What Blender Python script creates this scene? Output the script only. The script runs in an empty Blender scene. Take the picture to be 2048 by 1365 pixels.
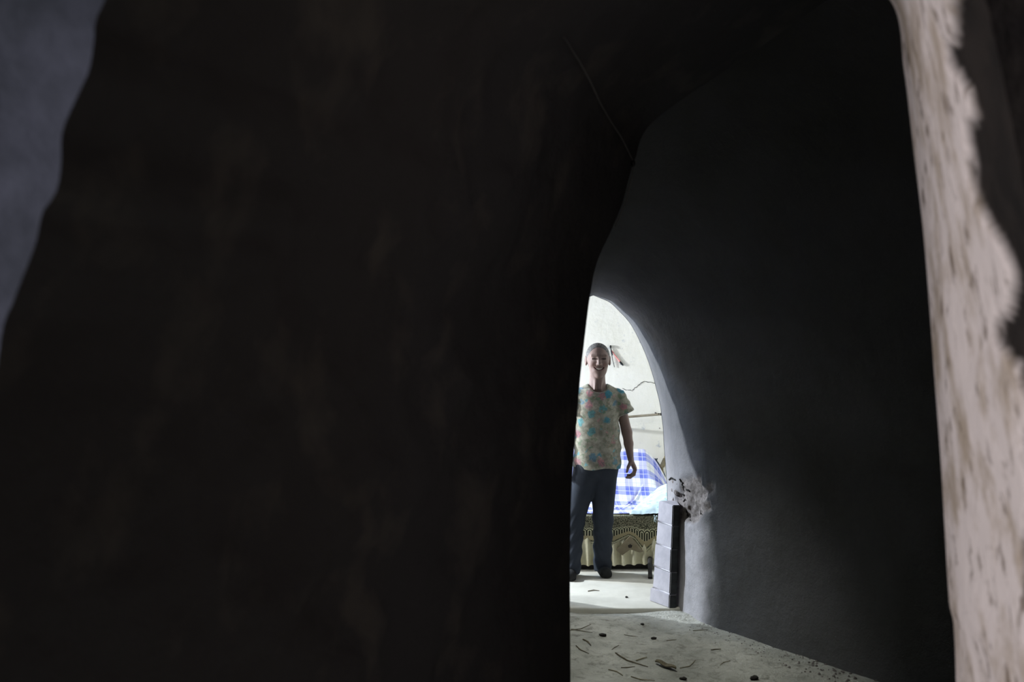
import bpy, bmesh, math, random
import numpy as np
from mathutils import Vector

random.seed(7)
rng = np.random.default_rng(7)
scene = bpy.context.scene
C = scene.collection

# ---------------------------------------------------------------- camera, world, light, exposure
FPX, CX, CY, CAMZ = 1991.1, 1024.0, 682.5, 1.55      # 35 mm lens on a 36 mm frame, level, eye height


def at(px, py, Y):
    """Point at depth Y (metres in front of the camera) seen at px, py."""
    return Vector(((px - CX) / FPX * Y, Y, CAMZ - (py - CY) / FPX * Y))


cam_data = bpy.data.cameras.new('camera')
cam_data.lens = 35.0
cam_data.sensor_width = 36.0
cam_data.clip_start = 0.05
cam_data.clip_end = 60
cam_data.dof.use_dof = True
cam_data.dof.focus_distance = 6.3
cam_data.dof.aperture_fstop = 3.2
cam = bpy.data.objects.new('camera', cam_data)
cam.location = (0, 0, CAMZ)
cam.rotation_euler = (math.pi / 2, 0, 0)
C.objects.link(cam)
scene.camera = cam

world = bpy.data.worlds.new('daylight')
world.use_nodes = True
world.node_tree.nodes['Background'].inputs[0].default_value = (0.55, 0.7, 1.0, 1)
world.node_tree.nodes['Background'].inputs[1].default_value = 0.3
scene.world = world


def area_light(name, loc, aim, sx, sy, power, col):
    d = bpy.data.lights.new(name, 'AREA')
    d.shape = 'RECTANGLE'
    d.size, d.size_y = sx, sy
    d.energy = power
    d.color = col
    o = bpy.data.objects.new(name, d)
    o.location = loc
    o.rotation_euler = (Vector(aim) - Vector(loc)).to_track_quat('-Z', 'Y').to_euler()
    C.objects.link(o)
    return o


# daylight in the two windows of the cave rooms (both left of the frame)
area_light('window_daylight_bedroom', (-1.52, 7.08, 1.68), (0.9, 7.1, 0.9), 0.05, 0.07, 112, (0.84, 0.92, 1.0))
area_light('window_daylight_low', (-1.52, 6.50, 1.35), (0.9, 6.7, 0.4), 0.22, 0.35, 22, (0.95, 0.97, 1.0))
area_light('window_skylight_bedroom', (-1.50, 7.40, 1.80), (0.9, 5.6, 1.2), 0.42, 0.60, 30, (0.48, 0.68, 1.0))
area_light('window_daylight_front', (-2.62, 0.02, 1.20), (0.9, 1.8, 1.1), 0.5, 0.8, 88, (0.98, 0.96, 1.0))


def spot_light(name, loc, aim, angle, blend, radius, power, col):
    d = bpy.data.lights.new(name, 'SPOT')
    d.spot_size = math.radians(angle)
    d.spot_blend = blend
    d.shadow_soft_size = radius
    d.energy = power
    d.color = col
    o = bpy.data.objects.new(name, d)
    o.location = loc
    o.rotation_euler = (Vector(aim) - Vector(loc)).to_track_quat('-Z', 'Y').to_euler()
    C.objects.link(o)
    return o


# added spot under the vault crown to brighten the earth floor; no opening there
spot_light('passage_floor_fill', (0.35, 4.80, 2.25), (0.62, 4.92, 0.0), 60, 0.8, 0.08, 66, (0.97, 1.0, 0.93))

scene.view_settings.view_transform = 'Standard'
scene.view_settings.look = 'None'
scene.view_settings.exposure = 0.0
scene.view_settings.gamma = 1.0
scene.view_settings.use_curve_mapping = False


# ---------------------------------------------------------------- numeric helpers
def vnoise(p, scale, seed=0):
    """value noise in [-1, 1] for an (n, 3) array"""
    q = np.asarray(p, dtype=np.float64) * scale + 37.7 * (seed + 1)
    i = np.floor(q).astype(np.int64)
    f = q - i
    f = f * f * (3 - 2 * f)

    def h(a, b, c):
        n = (a * 374761393 + b * 668265263 + c * 2147483647 + seed * 974711) & 0x7fffffff
        n = ((n ^ (n >> 13)) * 1274126177) & 0x7fffffff
        return ((n ^ (n >> 16)) & 0xffff) / 32767.5 - 1.0
    out = 0
    for dx in (0, 1):
        for dy in (0, 1):
            for dz in (0, 1):
                w = (f[:, 0] if dx else 1 - f[:, 0]) * (f[:, 1] if dy else 1 - f[:, 1]) * (f[:, 2] if dz else 1 - f[:, 2])
                out = out + w * h(i[:, 0] + dx, i[:, 1] + dy, i[:, 2] + dz)
    return out


def fbm(p, scale, octs=3, seed=0):
    s, a, t = 0, 1.0, 0
    for k in range(octs):
        s = s + a * vnoise(p, scale * 2 ** k, seed + k)
        t += a
        a *= 0.5
    return s / t


def srgb(r, g, b):
    def f(c):
        c /= 255.0
        return c / 12.92 if c <= 0.04045 else ((c + 0.055) / 1.055) ** 2.4
    return (f(r), f(g), f(b))


# ---------------------------------------------------------------- materials
class N:
    """small node-tree writer"""

    def __init__(self, name):
        self.m = bpy.data.materials.new(name)
        self.m.use_nodes = True
        self.t = self.m.node_tree
        self.b = self.t.nodes['Principled BSDF']
        self.b.inputs['Specular IOR Level'].default_value = 0.2

    def new(self, kind, **kw):
        n = self.t.nodes.new(kind)
        for k, v in kw.items():
            setattr(n, k, v)
        return n

    def link(self, a, b):
        self.t.links.new(a, b)

    def put(self, sock, v):
        if isinstance(v, bpy.types.NodeSocket):
            self.link(v, sock)
        elif isinstance(v, (tuple, list)):
            sock.default_value = tuple(v) + ((1,) if len(v) == 3 and len(sock.default_value) == 4 else ())
        else:
            sock.default_value = v

    def coord(self, which='Object'):
        return self.new('ShaderNodeTexCoord').outputs[which]

    def noise(self, vec, scale, detail=4, rough=0.6, out='Fac', dist=0.0):
        n = self.new('ShaderNodeTexNoise')
        self.link(vec, n.inputs['Vector'])
        n.inputs['Scale'].default_value = scale
        n.inputs['Detail'].default_value = detail
        n.inputs['Roughness'].default_value = rough
        n.inputs['Distortion'].default_value = dist
        return n.outputs[out]

    def ramp(self, fac, stops, interp='LINEAR'):
        r = self.new('ShaderNodeValToRGB')
        r.color_ramp.interpolation = interp
        e = r.color_ramp.elements
        while len(e) < len(stops):
            e.new(0.5)
        for k, (p, c) in enumerate(stops):
            e[k].position = p
            e[k].color = (c, c, c, 1) if isinstance(c, (int, float)) else tuple(c) + (1,)
        self.link(fac, r.inputs[0])
        return r.outputs[0]

    def mix(self, fac, a, b, blend='MIX'):
        n = self.new('ShaderNodeMix', data_type='RGBA', blend_type=blend)
        self.put(n.inputs[0], fac)
        self.put(n.inputs[6], a)
        self.put(n.inputs[7], b)
        return n.outputs[2]

    def math(self, op, a, b=0.0, c=0.0):
        n = self.new('ShaderNodeMath', operation=op)
        self.put(n.inputs[0], a)
        self.put(n.inputs[1], b)
        self.put(n.inputs[2], c)
        return n.outputs[0]

    def between(self, x, lo, hi):
        return self.math('MULTIPLY', self.math('GREATER_THAN', x, lo), self.math('LESS_THAN', x, hi))

    def bump(self, h, strength=0.3, dist=0.01):
        n = self.new('ShaderNodeBump')
        n.inputs['Strength'].default_value = strength
        n.inputs['Distance'].default_value = dist
        self.link(h, n.inputs['Height'])
        self.link(n.outputs[0], self.b.inputs['Normal'])

    def done(self, col, rough=0.9):
        self.put(self.b.inputs['Base Color'], col)
        self.put(self.b.inputs['Roughness'], rough)
        return self.m


def plain(name, c1, c2=None, scale=8.0, rough=0.9, bump=0.2, bscale=40.0, bdist=0.004, lo=0.35, hi=0.65):
    n = N(name)
    v = n.coord()
    c2 = c2 or tuple(x * 0.75 for x in c1)
    f = n.ramp(n.noise(v, scale, 5), [(lo, 0.0), (hi, 1.0)])
    n.bump(n.noise(v, bscale, 5), bump, bdist)
    return n.done(n.mix(f, c1, c2), rough)


MAT = {}


def build_materials():
    # whitewashed bedroom plaster: stained blotches, cooler and yellower areas
    n = N('bedroom_whitewash'); v = n.coord()
    big = n.ramp(n.noise(v, 1.6, 4), [(0.35, 0.0), (0.7, 1.0)])
    col = n.mix(big, (0.84, 0.81, 0.74), (0.73, 0.70, 0.60))
    spots = n.ramp(n.noise(v, 17.0, 6, 0.7), [(0.60, 0.0), (0.70, 1.0)])
    zone = n.ramp(n.noise(v, 2.3, 2), [(0.48, 0.0), (0.60, 0.85)])
    col = n.mix(n.math('MULTIPLY', spots, zone), col, (0.33, 0.36, 0.42))
    n.bump(n.noise(v, 26, 6, 0.65), 0.25, 0.01)
    MAT['bedroom'] = n.done(col)

    # grey mud plaster of the vault round the far arch; bare mud where the attribute says it broke off
    n = N('vault_mud_plaster'); v = n.coord()
    a = n.ramp(n.noise(v, 2.2, 6, 0.62), [(0.3, 0.0), (0.72, 1.0)])
    col = n.mix(a, (0.150, 0.147, 0.153), (0.10, 0.098, 0.098))
    fine = n.ramp(n.noise(v, 38, 5, 0.7), [(0.35, 0.0), (0.75, 1.0)])
    col = n.mix(n.math('MULTIPLY', fine, 0.35), col, (0.16, 0.155, 0.14))
    pale = n.new('ShaderNodeAttribute', attribute_name='pale')  # light falling on the lower jamb, painted into the colour
    lit_jamb_tone = n.mix(n.ramp(n.noise(v, 11, 5), [(0.35, 0.0), (0.7, 1.0)]), (0.60, 0.575, 0.60), (0.46, 0.44, 0.455))
    col = n.mix(pale.outputs['Fac'], col, lit_jamb_tone)
    at_ = n.new('ShaderNodeAttribute', attribute_name='bare')
    mud = n.mix(n.ramp(n.noise(v, 60, 5), [(0.4, 0.0), (0.65, 1.0)]), (0.31, 0.275, 0.26), (0.16, 0.14, 0.13))
    col = n.mix(at_.outputs['Fac'], col, mud)
    n.bump(n.math('ADD', n.noise(v, 22, 6, 0.6), n.math('MULTIPLY', n.noise(v, 120, 3), 0.3)), 0.45, 0.012)
    MAT['vault'] = n.done(col, 0.95)

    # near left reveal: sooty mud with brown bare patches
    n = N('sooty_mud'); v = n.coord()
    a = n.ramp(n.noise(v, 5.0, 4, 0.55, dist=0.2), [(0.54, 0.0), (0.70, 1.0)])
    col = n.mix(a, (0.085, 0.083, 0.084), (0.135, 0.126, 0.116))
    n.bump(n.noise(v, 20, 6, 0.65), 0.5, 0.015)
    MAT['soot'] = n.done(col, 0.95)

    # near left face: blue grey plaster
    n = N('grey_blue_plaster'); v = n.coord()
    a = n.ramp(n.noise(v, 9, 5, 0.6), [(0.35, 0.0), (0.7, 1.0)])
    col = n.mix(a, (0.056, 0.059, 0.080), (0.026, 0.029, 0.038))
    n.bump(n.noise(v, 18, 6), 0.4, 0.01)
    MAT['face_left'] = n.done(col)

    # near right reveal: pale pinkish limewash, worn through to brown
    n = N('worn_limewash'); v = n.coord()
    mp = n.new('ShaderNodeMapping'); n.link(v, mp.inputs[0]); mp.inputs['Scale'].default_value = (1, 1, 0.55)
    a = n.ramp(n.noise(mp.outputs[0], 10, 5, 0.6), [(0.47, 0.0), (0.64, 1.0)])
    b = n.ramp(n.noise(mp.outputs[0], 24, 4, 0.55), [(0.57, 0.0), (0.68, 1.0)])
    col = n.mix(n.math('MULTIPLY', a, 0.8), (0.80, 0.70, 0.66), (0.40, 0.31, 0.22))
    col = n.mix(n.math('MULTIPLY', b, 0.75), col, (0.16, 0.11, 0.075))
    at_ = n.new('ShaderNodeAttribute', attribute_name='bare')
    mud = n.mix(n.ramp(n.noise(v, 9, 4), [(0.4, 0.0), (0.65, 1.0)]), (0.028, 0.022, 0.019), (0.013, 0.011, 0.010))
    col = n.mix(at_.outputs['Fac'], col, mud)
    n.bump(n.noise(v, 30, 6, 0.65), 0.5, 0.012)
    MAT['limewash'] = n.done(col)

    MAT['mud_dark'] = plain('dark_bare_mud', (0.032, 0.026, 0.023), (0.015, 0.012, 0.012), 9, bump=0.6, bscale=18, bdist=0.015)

    # trodden earth floor
    n = N('trodden_earth'); v = n.coord()
    a = n.ramp(n.noise(v, 3.0, 6, 0.65), [(0.35, 0.0), (0.68, 1.0)])
    col = n.mix(a, (0.62, 0.61, 0.55), (0.33, 0.33, 0.29))
    b = n.ramp(n.noise(v, 19, 6, 0.7, dist=0.5), [(0.52, 0.0), (0.70, 1.0)])
    col = n.mix(n.math('MULTIPLY', b, 0.75), col, (0.17, 0.16, 0.13))
    n.bump(n.math('ADD', n.noise(v, 14, 6, 0.65), n.math('MULTIPLY', n.noise(v, 70, 4), 0.4)), 1.0, 0.022)
    MAT['earth'] = n.done(col, 0.95)

    n = N('bedroom_screed'); v = n.coord()
    a = n.ramp(n.noise(v, 4, 5, 0.6), [(0.35, 0.0), (0.7, 1.0)])
    col = n.mix(a, (0.70, 0.68, 0.60), (0.55, 0.53, 0.46))
    n.bump(n.noise(v, 25, 6), 0.25, 0.006)
    MAT['screed'] = n.done(col, 0.9)

    MAT['brick_lit'] = plain('brick_lit_side', (0.64, 0.61, 0.66), (0.52, 0.50, 0.55), 12, bump=0.25, bscale=60)  # brick sides painted in their lit tone
    MAT['brick_shaded'] = plain('brick_shaded_end', (0.055, 0.06, 0.062), (0.03, 0.03, 0.032), 14, bump=0.4, bscale=50)  # shade painted into the brick ends that face the viewer
    MAT['mortar'] = plain('white_mortar', (0.85, 0.83, 0.88), bump=0.3)
    MAT['mud_chunk'] = plain('broken_mud', (0.30, 0.265, 0.25), (0.17, 0.145, 0.135), 30, bump=0.6, bscale=60, bdist=0.008)
    MAT['hole'] = plain('crevice_dark', (0.02, 0.018, 0.016), bump=0.2)  # near-black tone for the crevices and the wall crack
    MAT['wood_dark'] = plain('dark_wood', (0.045, 0.04, 0.036), (0.02, 0.018, 0.017), 12, rough=0.6)
    MAT['cane'] = plain('bamboo_cane', (0.17, 0.145, 0.095), (0.11, 0.09, 0.06), 20, rough=0.6)
    MAT['stick'] = plain('split_wood', (0.52, 0.44, 0.26), (0.2, 0.16, 0.09), 22, rough=0.8)
    MAT['blue_plastic'] = plain('faded_blue_plastic', (0.06, 0.09, 0.15), (0.03, 0.04, 0.06), 14, rough=0.5)
    MAT['red'] = plain('red_handle', (0.62, 0.22, 0.20), (0.52, 0.17, 0.15), 14, rough=0.5)
    MAT['black'] = plain('black_bristle', (0.025, 0.027, 0.03), (0.012, 0.012, 0.012), 30)
    MAT['wire'] = plain('pale_cable', (0.26, 0.25, 0.24), (0.18, 0.175, 0.17), 10, rough=0.6)
    MAT['straw'] = plain('dry_straw', (0.24, 0.21, 0.14), (0.12, 0.10, 0.065), 30, rough=0.8)
    MAT['straw_pale'] = plain('pale_straw', (0.42, 0.38, 0.25), (0.24, 0.21, 0.13), 30, rough=0.8)
    MAT['pebble'] = plain('dark_clod', (0.05, 0.046, 0.04), (0.025, 0.022, 0.02), 30)
    MAT['trousers'] = plain('navy_trousers', (0.040, 0.047, 0.060), (0.030, 0.036, 0.047), 10, rough=0.85, bump=0.15, bscale=70)
    MAT['shoe'] = plain('black_cloth_shoe', (0.03, 0.03, 0.03), (0.02, 0.02, 0.02), 30)
    MAT['frame_wood'] = plain('window_frame_wood', (0.2, 0.15, 0.1))
    MAT['eye'] = plain('eye_dark', (0.02, 0.017, 0.015), rough=0.3)
    MAT['teeth'] = plain('teeth', (0.75, 0.70, 0.60), (0.7, 0.64, 0.54), 40, rough=0.35, bump=0)
    MAT['tan_cloth'] = plain('tan_cloth', (0.36, 0.31, 0.21), (0.30, 0.25, 0.16), 30, bump=0.2)

    # skin: colours from a point attribute
    n = N('tanned_skin'); v = n.coord()
    c = n.new('ShaderNodeAttribute', attribute_name='Col').outputs['Color']
    f = n.noise(v, 60, 4)
    n.bump(n.noise(v, 160, 4, 0.7), 0.15, 0.003)
    n.b.inputs['Subsurface Weight'].default_value = 0.08
    n.b.inputs['Subsurface Radius'].default_value = (0.012, 0.005, 0.003)
    MAT['skin'] = n.done(n.mix(n.ramp(f, [(0.4, 0.0), (0.7, 0.25)]), c, (0.24, 0.13, 0.09)), 0.6)

    n = N('grey_hair'); v = n.coord()
    mp = n.new('ShaderNodeMapping'); n.link(v, mp.inputs[0]); mp.inputs['Scale'].default_value = (1, 0.15, 0.4)
    s = n.noise(mp.outputs[0], 220, 3)
    n.bump(s, 0.6, 0.004)
    MAT['hair'] = n.done(n.mix(n.ramp(s, [(0.35, 0.0), (0.65, 1.0)]), (0.07, 0.066, 0.062), (0.20, 0.19, 0.18)), 0.6)

    # floral blouse print
    n = N('floral_print'); v = n.coord()
    w = n.noise(v, 45, 3, 0.6, 'Color')
    wv = n.new('ShaderNodeVectorMath', operation='MULTIPLY_ADD')
    n.link(w, wv.inputs[0]); wv.inputs[1].default_value = (0.05, 0.05, 0.05); n.link(v, wv.inputs[2])
    base = n.mix(n.ramp(n.noise(v, 30, 5, 0.65), [(0.4, 0.0), (0.62, 1.0)]), (0.42, 0.395, 0.315), (0.25, 0.24, 0.185))
    leaf = n.ramp(n.noise(wv.outputs[0], 38, 3, 0.5), [(0.57, 0.0), (0.61, 1.0)])
    base = n.mix(n.math('MULTIPLY', leaf, 0.7), base, (0.16, 0.22, 0.13))

    def flowers(base, scale, thr, stops, seed):
        mpp = n.new('ShaderNodeMapping'); n.link(wv.outputs[0], mpp.inputs[0])
        mpp.inputs['Location'].default_value = seed
        mpp.inputs['Scale'].default_value = (1, 0.45, 1)
        vo = n.new('ShaderNodeTexVoronoi'); n.link(mpp.outputs[0], vo.inputs['Vector'])
        vo.inputs['Scale'].default_value = scale
        vo.inputs['Randomness'].default_value = 0.8
        mask = n.ramp(vo.outputs['Distance'], [(thr - 0.05, 1.0), (thr + 0.05, 0.0)])
        sep = n.new('ShaderNodeSeparateColor'); n.link(vo.outputs['Color'], sep.inputs[0])
        hue = n.ramp(sep.outputs[0], stops, 'CONSTANT')
        pet = n.ramp(n.noise(wv.outputs[0], 75, 3), [(0.38, 0.35), (0.62, 1.0)])
        hue = n.mix(n.math('SUBTRACT', 1.0, pet), hue, (0.07, 0.15, 0.17))
        return n.mix(n.math('MULTIPLY', mask, 0.95), base, hue)
    base = flowers(base, 13, 0.33, [(0.0, (0.05, 0.30, 0.40)), (0.45, (0.56, 0.23, 0.24)), (0.64, (0.15, 0.38, 0.38)), (0.85, (0.17, 0.30, 0.40))], (0.3, 0.2, 0.5))
    base = flowers(base, 21, 0.22, [(0.0, (0.24, 0.34, 0.18)), (0.30, (0.58, 0.32, 0.28)), (0.6, (0.2, 0.42, 0.44)), (0.8, (0.40, 0.30, 0.20))], (1.7, 0.9, 0.1))
    twig = n.ramp(n.noise(wv.outputs[0], 62, 4, 0.6), [(0.58, 0.0), (0.63, 1.0)])
    base = n.mix(n.math('MULTIPLY', twig, 0.4), base, (0.11, 0.10, 0.07))
    n.bump(n.noise(v, 90, 3), 0.12, 0.003)
    n.b.inputs['Sheen Weight'].default_value = 0.15
    MAT['floral'] = n.done(base, 0.85)

    # blue and white plaid sheet (UV in metres)
    n = N('plaid_sheet'); uv = n.coord('UV')
    sp = n.new('ShaderNodeSeparateXYZ'); n.link(uv, sp.inputs[0])

    def axis(s, period):
        t = n.math('FRACT', n.math('DIVIDE', s, period))
        band = n.between(t, 0.0, 0.50)
        line = n.between(t, 0.23, 0.255)
        line2 = n.between(t, 0.43, 0.437)
        grey = n.between(t, 0.71, 0.735)
        half = n.between(t, 0.60, 0.86)
        return band, n.math('MAXIMUM', line, line2), grey, half
    bu, lu, gu, hu = axis(sp.outputs[0], 0.112)
    bv, lv, gv, hv = axis(sp.outputs[1], 0.150)
    white = (0.88, 0.88, 0.90)
    col = n.mix(n.math('MULTIPLY', bu, 0.60), white, (0.36, 0.36, 0.80))
    col = n.mix(n.math('MULTIPLY', bv, 0.70), col, (0.26, 0.30, 0.80))
    col = n.mix(n.math('MULTIPLY', n.math('MULTIPLY', bu, bv), 0.85), col, (0.13, 0.17, 0.60))
    col = n.mix(n.math('MULTIPLY', n.math('MAXIMUM', gu, gv), 0.45), col, (0.30, 0.33, 0.42))
    col = n.mix(n.math('MULTIPLY', n.math('MAXIMUM', lu, lv), 0.8), col, white)
    n.bump(n.noise(uv, 300, 2), 0.1, 0.002)
    MAT['plaid'] = n.done(col, 0.85)

    # dark olive cover with cream dots and a scalloped border (UV: metres, v from the border up)
    n = N('scallop_print'); uv = n.coord('UV')
    sp = n.new('ShaderNodeSeparateXYZ'); n.link(uv, sp.inputs[0])
    u, vv = sp.outputs[0], sp.outputs[1]
    dark, cream = (0.045, 0.047, 0.030), (0.66, 0.64, 0.42)
    vo = n.new('ShaderNodeTexVoronoi'); n.link(uv, vo.inputs['Vector']); vo.inputs['Scale'].default_value = 135
    vo.inputs['Randomness'].default_value = 0.35
    dots = n.math('LESS_THAN', vo.outputs['Distance'], 0.36)
    col = n.mix(dots, dark, (0.55, 0.53, 0.36))
    P = 0.036
    p = n.math('MULTIPLY', n.math('SUBTRACT', n.math('FRACT', n.math('DIVIDE', u, P)), 0.5), P)
    q = n.math('MAXIMUM', n.math('SUBTRACT', vv, 0.082), 0.0)
    d = n.math('SQRT', n.math('ADD', n.math('MULTIPLY', p, p), n.math('MULTIPLY', q, q)))
    zone = n.math('MULTIPLY', n.math('LESS_THAN', d, 0.0240), n.between(vv, 0.052, 0.13))
    arcs = n.math('MAXIMUM', n.between(d, 0.0065, 0.0120), n.between(d, 0.0190, 0.0240))
    col = n.mix(zone, col, dark)
    col = n.mix(n.math('MULTIPLY', zone, arcs), col, cream)
    col = n.mix(n.between(vv, 0.022, 0.052), col, (0.42, 0.36, 0.21))
    col = n.mix(n.between(vv, 0.004, 0.012), col, cream)
    n.bump(n.noise(uv, 260, 2), 0.15, 0.002)
    MAT['scallop'] = n.done(col, 0.85)

    n = N('cream_frill'); v = n.coord()
    f = n.ramp(n.noise(v, 9, 4), [(0.4, 0.0), (0.7, 1.0)])
    n.bump(n.noise(v, 120, 3), 0.12, 0.003)
    MAT['cream'] = n.done(n.mix(f, (0.84, 0.80, 0.58), (0.70, 0.65, 0.43)), 0.85)

    n = N('pale_blue_cloth'); v = n.coord()
    f = n.ramp(n.noise(v, 26, 4), [(0.56, 0.0), (0.66, 1.0)])
    MAT['pale_blue'] = n.done(n.mix(f, (0.62, 0.78, 0.84), (0.30, 0.52, 0.62)), 0.85)


build_materials()


# ---------------------------------------------------------------- mesh helpers
def make_obj(name, me, mat=None, parent=None, loc=None):
    o = bpy.data.objects.new(name, me)
    C.objects.link(o)
    if mat is not None:
        for m in (mat if isinstance(mat, (list, tuple)) else [mat]):
            me.materials.append(MAT[m] if isinstance(m, str) else m)
    if parent is not None:
        o.parent = parent
    if loc is not None:
        o.location = loc
    return o


def mesh(name, verts, faces, smooth=True):
    me = bpy.data.meshes.new(name)
    verts = np.asarray(verts, dtype=np.float32)
    faces = np.asarray(faces, dtype=np.int32)
    k = faces.shape[1]
    me.vertices.add(len(verts)); me.vertices.foreach_set('co', verts.ravel())
    me.loops.add(faces.size); me.loops.foreach_set('vertex_index', faces.ravel())
    me.polygons.add(len(faces))
    me.polygons.foreach_set('loop_start', np.arange(0, faces.size, k, dtype=np.int32))
    me.polygons.foreach_set('loop_total', np.full(len(faces), k, dtype=np.int32))
    me.polygons.foreach_set('use_smooth', np.full(len(faces), bool(smooth)))
    me.update(calc_edges=True)
    me.validate()
    return me


def grid_faces(nu, nv, flip=False):
    i, j = np.meshgrid(np.arange(nu - 1), np.arange(nv - 1), indexing='ij')
    a = (i * nv + j).ravel()
    f = np.stack([a, a + nv, a + nv + 1, a + 1], 1)
    return f[:, ::-1] if flip else f


def grid_mesh(name, P, uv=None, flip=False, smooth=True):
    nu, nv = P.shape[:2]
    me = mesh(name, P.reshape(-1, 3), grid_faces(nu, nv, flip), smooth)
    if uv is not None:
        U = uv.reshape(-1, 2)
        idx = np.zeros(len(me.loops), dtype=np.int32)
        me.loops.foreach_get('vertex_index', idx)
        me.uv_layers.new(name='UVMap').data.foreach_set('uv', U[idx].astype(np.float32).ravel())
    return me


def box_mesh(name, lo, hi, bevel=0.0):
    bm = bmesh.new()
    bmesh.ops.create_cube(bm, size=1)
    for v in bm.verts:
        v.co = Vector([lo[k] + (v.co[k] + 0.5) * (hi[k] - lo[k]) for k in range(3)])
    if bevel:
        bmesh.ops.bevel(bm, geom=bm.edges[:], offset=bevel, segments=2, affect='EDGES', profile=0.6)
    me = bpy.data.meshes.new(name); bm.to_mesh(me); bm.free()
    return me


def tube_mesh(name, pts, radii, sides=8, closed_ends=True):
    pts = [Vector(p) for p in pts]
    if isinstance(radii, (int, float)):
        radii = [radii] * len(pts)
    V, Fq = [], []
    up = Vector((0.3, 0.2, 1)).normalized()
    for k, p in enumerate(pts):
        t = (pts[min(k + 1, len(pts) - 1)] - pts[max(k - 1, 0)]).normalized()
        a = t.cross(up)
        if a.length < 1e-3:
            a = t.cross(Vector((1, 0, 0)))
        a.normalize(); b = t.cross(a)
        for s in range(sides):
            an = 2 * math.pi * s / sides
            V.append(p + radii[k] * (math.cos(an) * a + math.sin(an) * b))
    for k in range(len(pts) - 1):
        for s in range(sides):
            s2 = (s + 1) % sides
            Fq.append((k * sides + s, k * sides + s2, (k + 1) * sides + s2, (k + 1) * sides + s))
    me = bpy.data.meshes.new(name)
    if closed_ends:
        Fq = Fq + [tuple(range(sides)), tuple(reversed(range((len(pts) - 1) * sides, len(pts) * sides)))]
    me.from_pydata([tuple(v) for v in V], [], Fq)
    for pl in me.polygons:
        pl.use_smooth = len(pl.vertices) == 4
    me.update()
    return me


def lump_mesh(name, r, seed, sub=2, amp=0.3):
    bm = bmesh.new()
    bmesh.ops.create_icosphere(bm, subdivisions=sub, radius=1)
    co = np.array([v.co[:] for v in bm.verts])
    nz = 1 + amp * fbm(co, 1.3, 2, seed)
    for v, k in zip(bm.verts, nz):
        v.co = Vector((v.co.x * r[0] * k, v.co.y * r[1] * k, v.co.z * r[2] * k))
    me = bpy.data.meshes.new(name); bm.to_mesh(me); bm.free()
    return me


def structure(o):
    o['kind'] = 'structure'
    return o


def tag(o, label, cat, group=None):
    o['label'] = label
    o['category'] = cat
    if group:
        o['group'] = group
    return o


def empty(name, loc):
    o = bpy.data.objects.new(name, None)
    o.empty_display_size = 0.1
    o.location = loc
    C.objects.link(o)
    return o


def resample(pts, n):
    pts = np.array(pts, dtype=float)
    # Catmull-Rom through the points, then even spacing
    ext = np.vstack([2 * pts[0] - pts[1], pts, 2 * pts[-1] - pts[-2]])
    out = []
    for k in range(1, len(ext) - 2):
        p0, p1, p2, p3 = ext[k - 1:k + 3]
        for t in np.linspace(0, 1, 16, endpoint=False):
            out.append(0.5 * ((2 * p1) + (-p0 + p2) * t + (2 * p0 - 5 * p1 + 4 * p2 - p3) * t * t + (-p0 + 3 * p1 - 3 * p2 + p3) * t ** 3))
    out.append(pts[-1])
    out = np.array(out)
    s = np.concatenate([[0], np.cumsum(np.linalg.norm(np.diff(out, axis=0), axis=1))])
    tt = np.linspace(0, s[-1], n)
    return np.stack([np.interp(tt, s, out[:, k]) for k in range(out.shape[1])], 1)


# ---------------------------------------------------------------- structure: near wall with its arched passage
def P3(px, py, Y):
    v = at(px, py, Y)
    return (v.x, v.y, v.z)


YL0, YL1 = 1.2, 3.2           # left reveal: near corner, far corner
left_far = [(0.186, YL1, -0.05)] + [P3(px, py, YL1) for px, py in
            [(1141, 1365), (1140, 1220), (1140, 1120), (1142, 1010), (1147, 920), (1154, 830), (1161, 750), (1170, 670), (1180, 592), (1194, 525), (1224, 458), (1244, 408), (1259, 352), (1270, 318), (1310, 240)]] + [(0.75, 3.1, 2.45), (1.0, 2.9, 2.6)]
left_near = [(-0.72, YL0, -0.05), (-0.70, YL0, 0.5), (-0.665, YL0, 1.0), (-0.635, YL0, 1.35)] + [P3(px, py, YL0) for px, py in
             [(0, 690), (28, 600), (70, 490), (85, 425), (112, 385), (122, 330), (125, 262), (158, 185), (178, 140), (188, 80), (190, 45), (210, 0)]] + [(-0.42, YL0, 2.1), (-0.2, YL0, 2.35), (0.05, YL0, 2.5)]
YR0, YR1 = 1.3, 2.0
right_far = [(0.90, YR1, -0.05)] + [P3(px, py, YR1) for px, py in
             [(1912, 1365), (1898, 1200), (1889, 1050), (1880, 900), (1868, 740), (1858, 600), (1845, 450), (1826, 290), (1808, 140), (1780, 0)]] + [(0.70, 2.2, 2.4), (1.0, 2.9, 2.6)]
right_near = [(0.84, YR0, -0.05), (0.82, YR0, 0.6), (0.79, YR0, 1.0), (0.76, YR0, 1.25)] + [P3(px, py, YR0) for px, py in
              [(2150, 900), (2120, 740), (2085, 560), (2050, 380), (2015, 200), (1985, 60), (1970, 0)]] + [(0.56, YR0, 2.12), (0.44, YR0, 2.28), (0.05, YR0, 2.5)]
# where the limewash has come off the corner
broken_px = [(1905, -400), (1905, 0), (1904, 50), (1893, 95), (1900, 130), (1930, 185), (1938, 225), (1926, 260), (1934, 330), (1944, 395), (1962, 430), (2004, 500), (2020, 570),
             (2012, 610), (1988, 650), (1996, 690), (2030, 735), (2052, 800), (2044, 900), (2060, 1000), (2036, 1130), (2052, 1220), (2060, 1365), (2070, 2500)]

NT = 220


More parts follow.
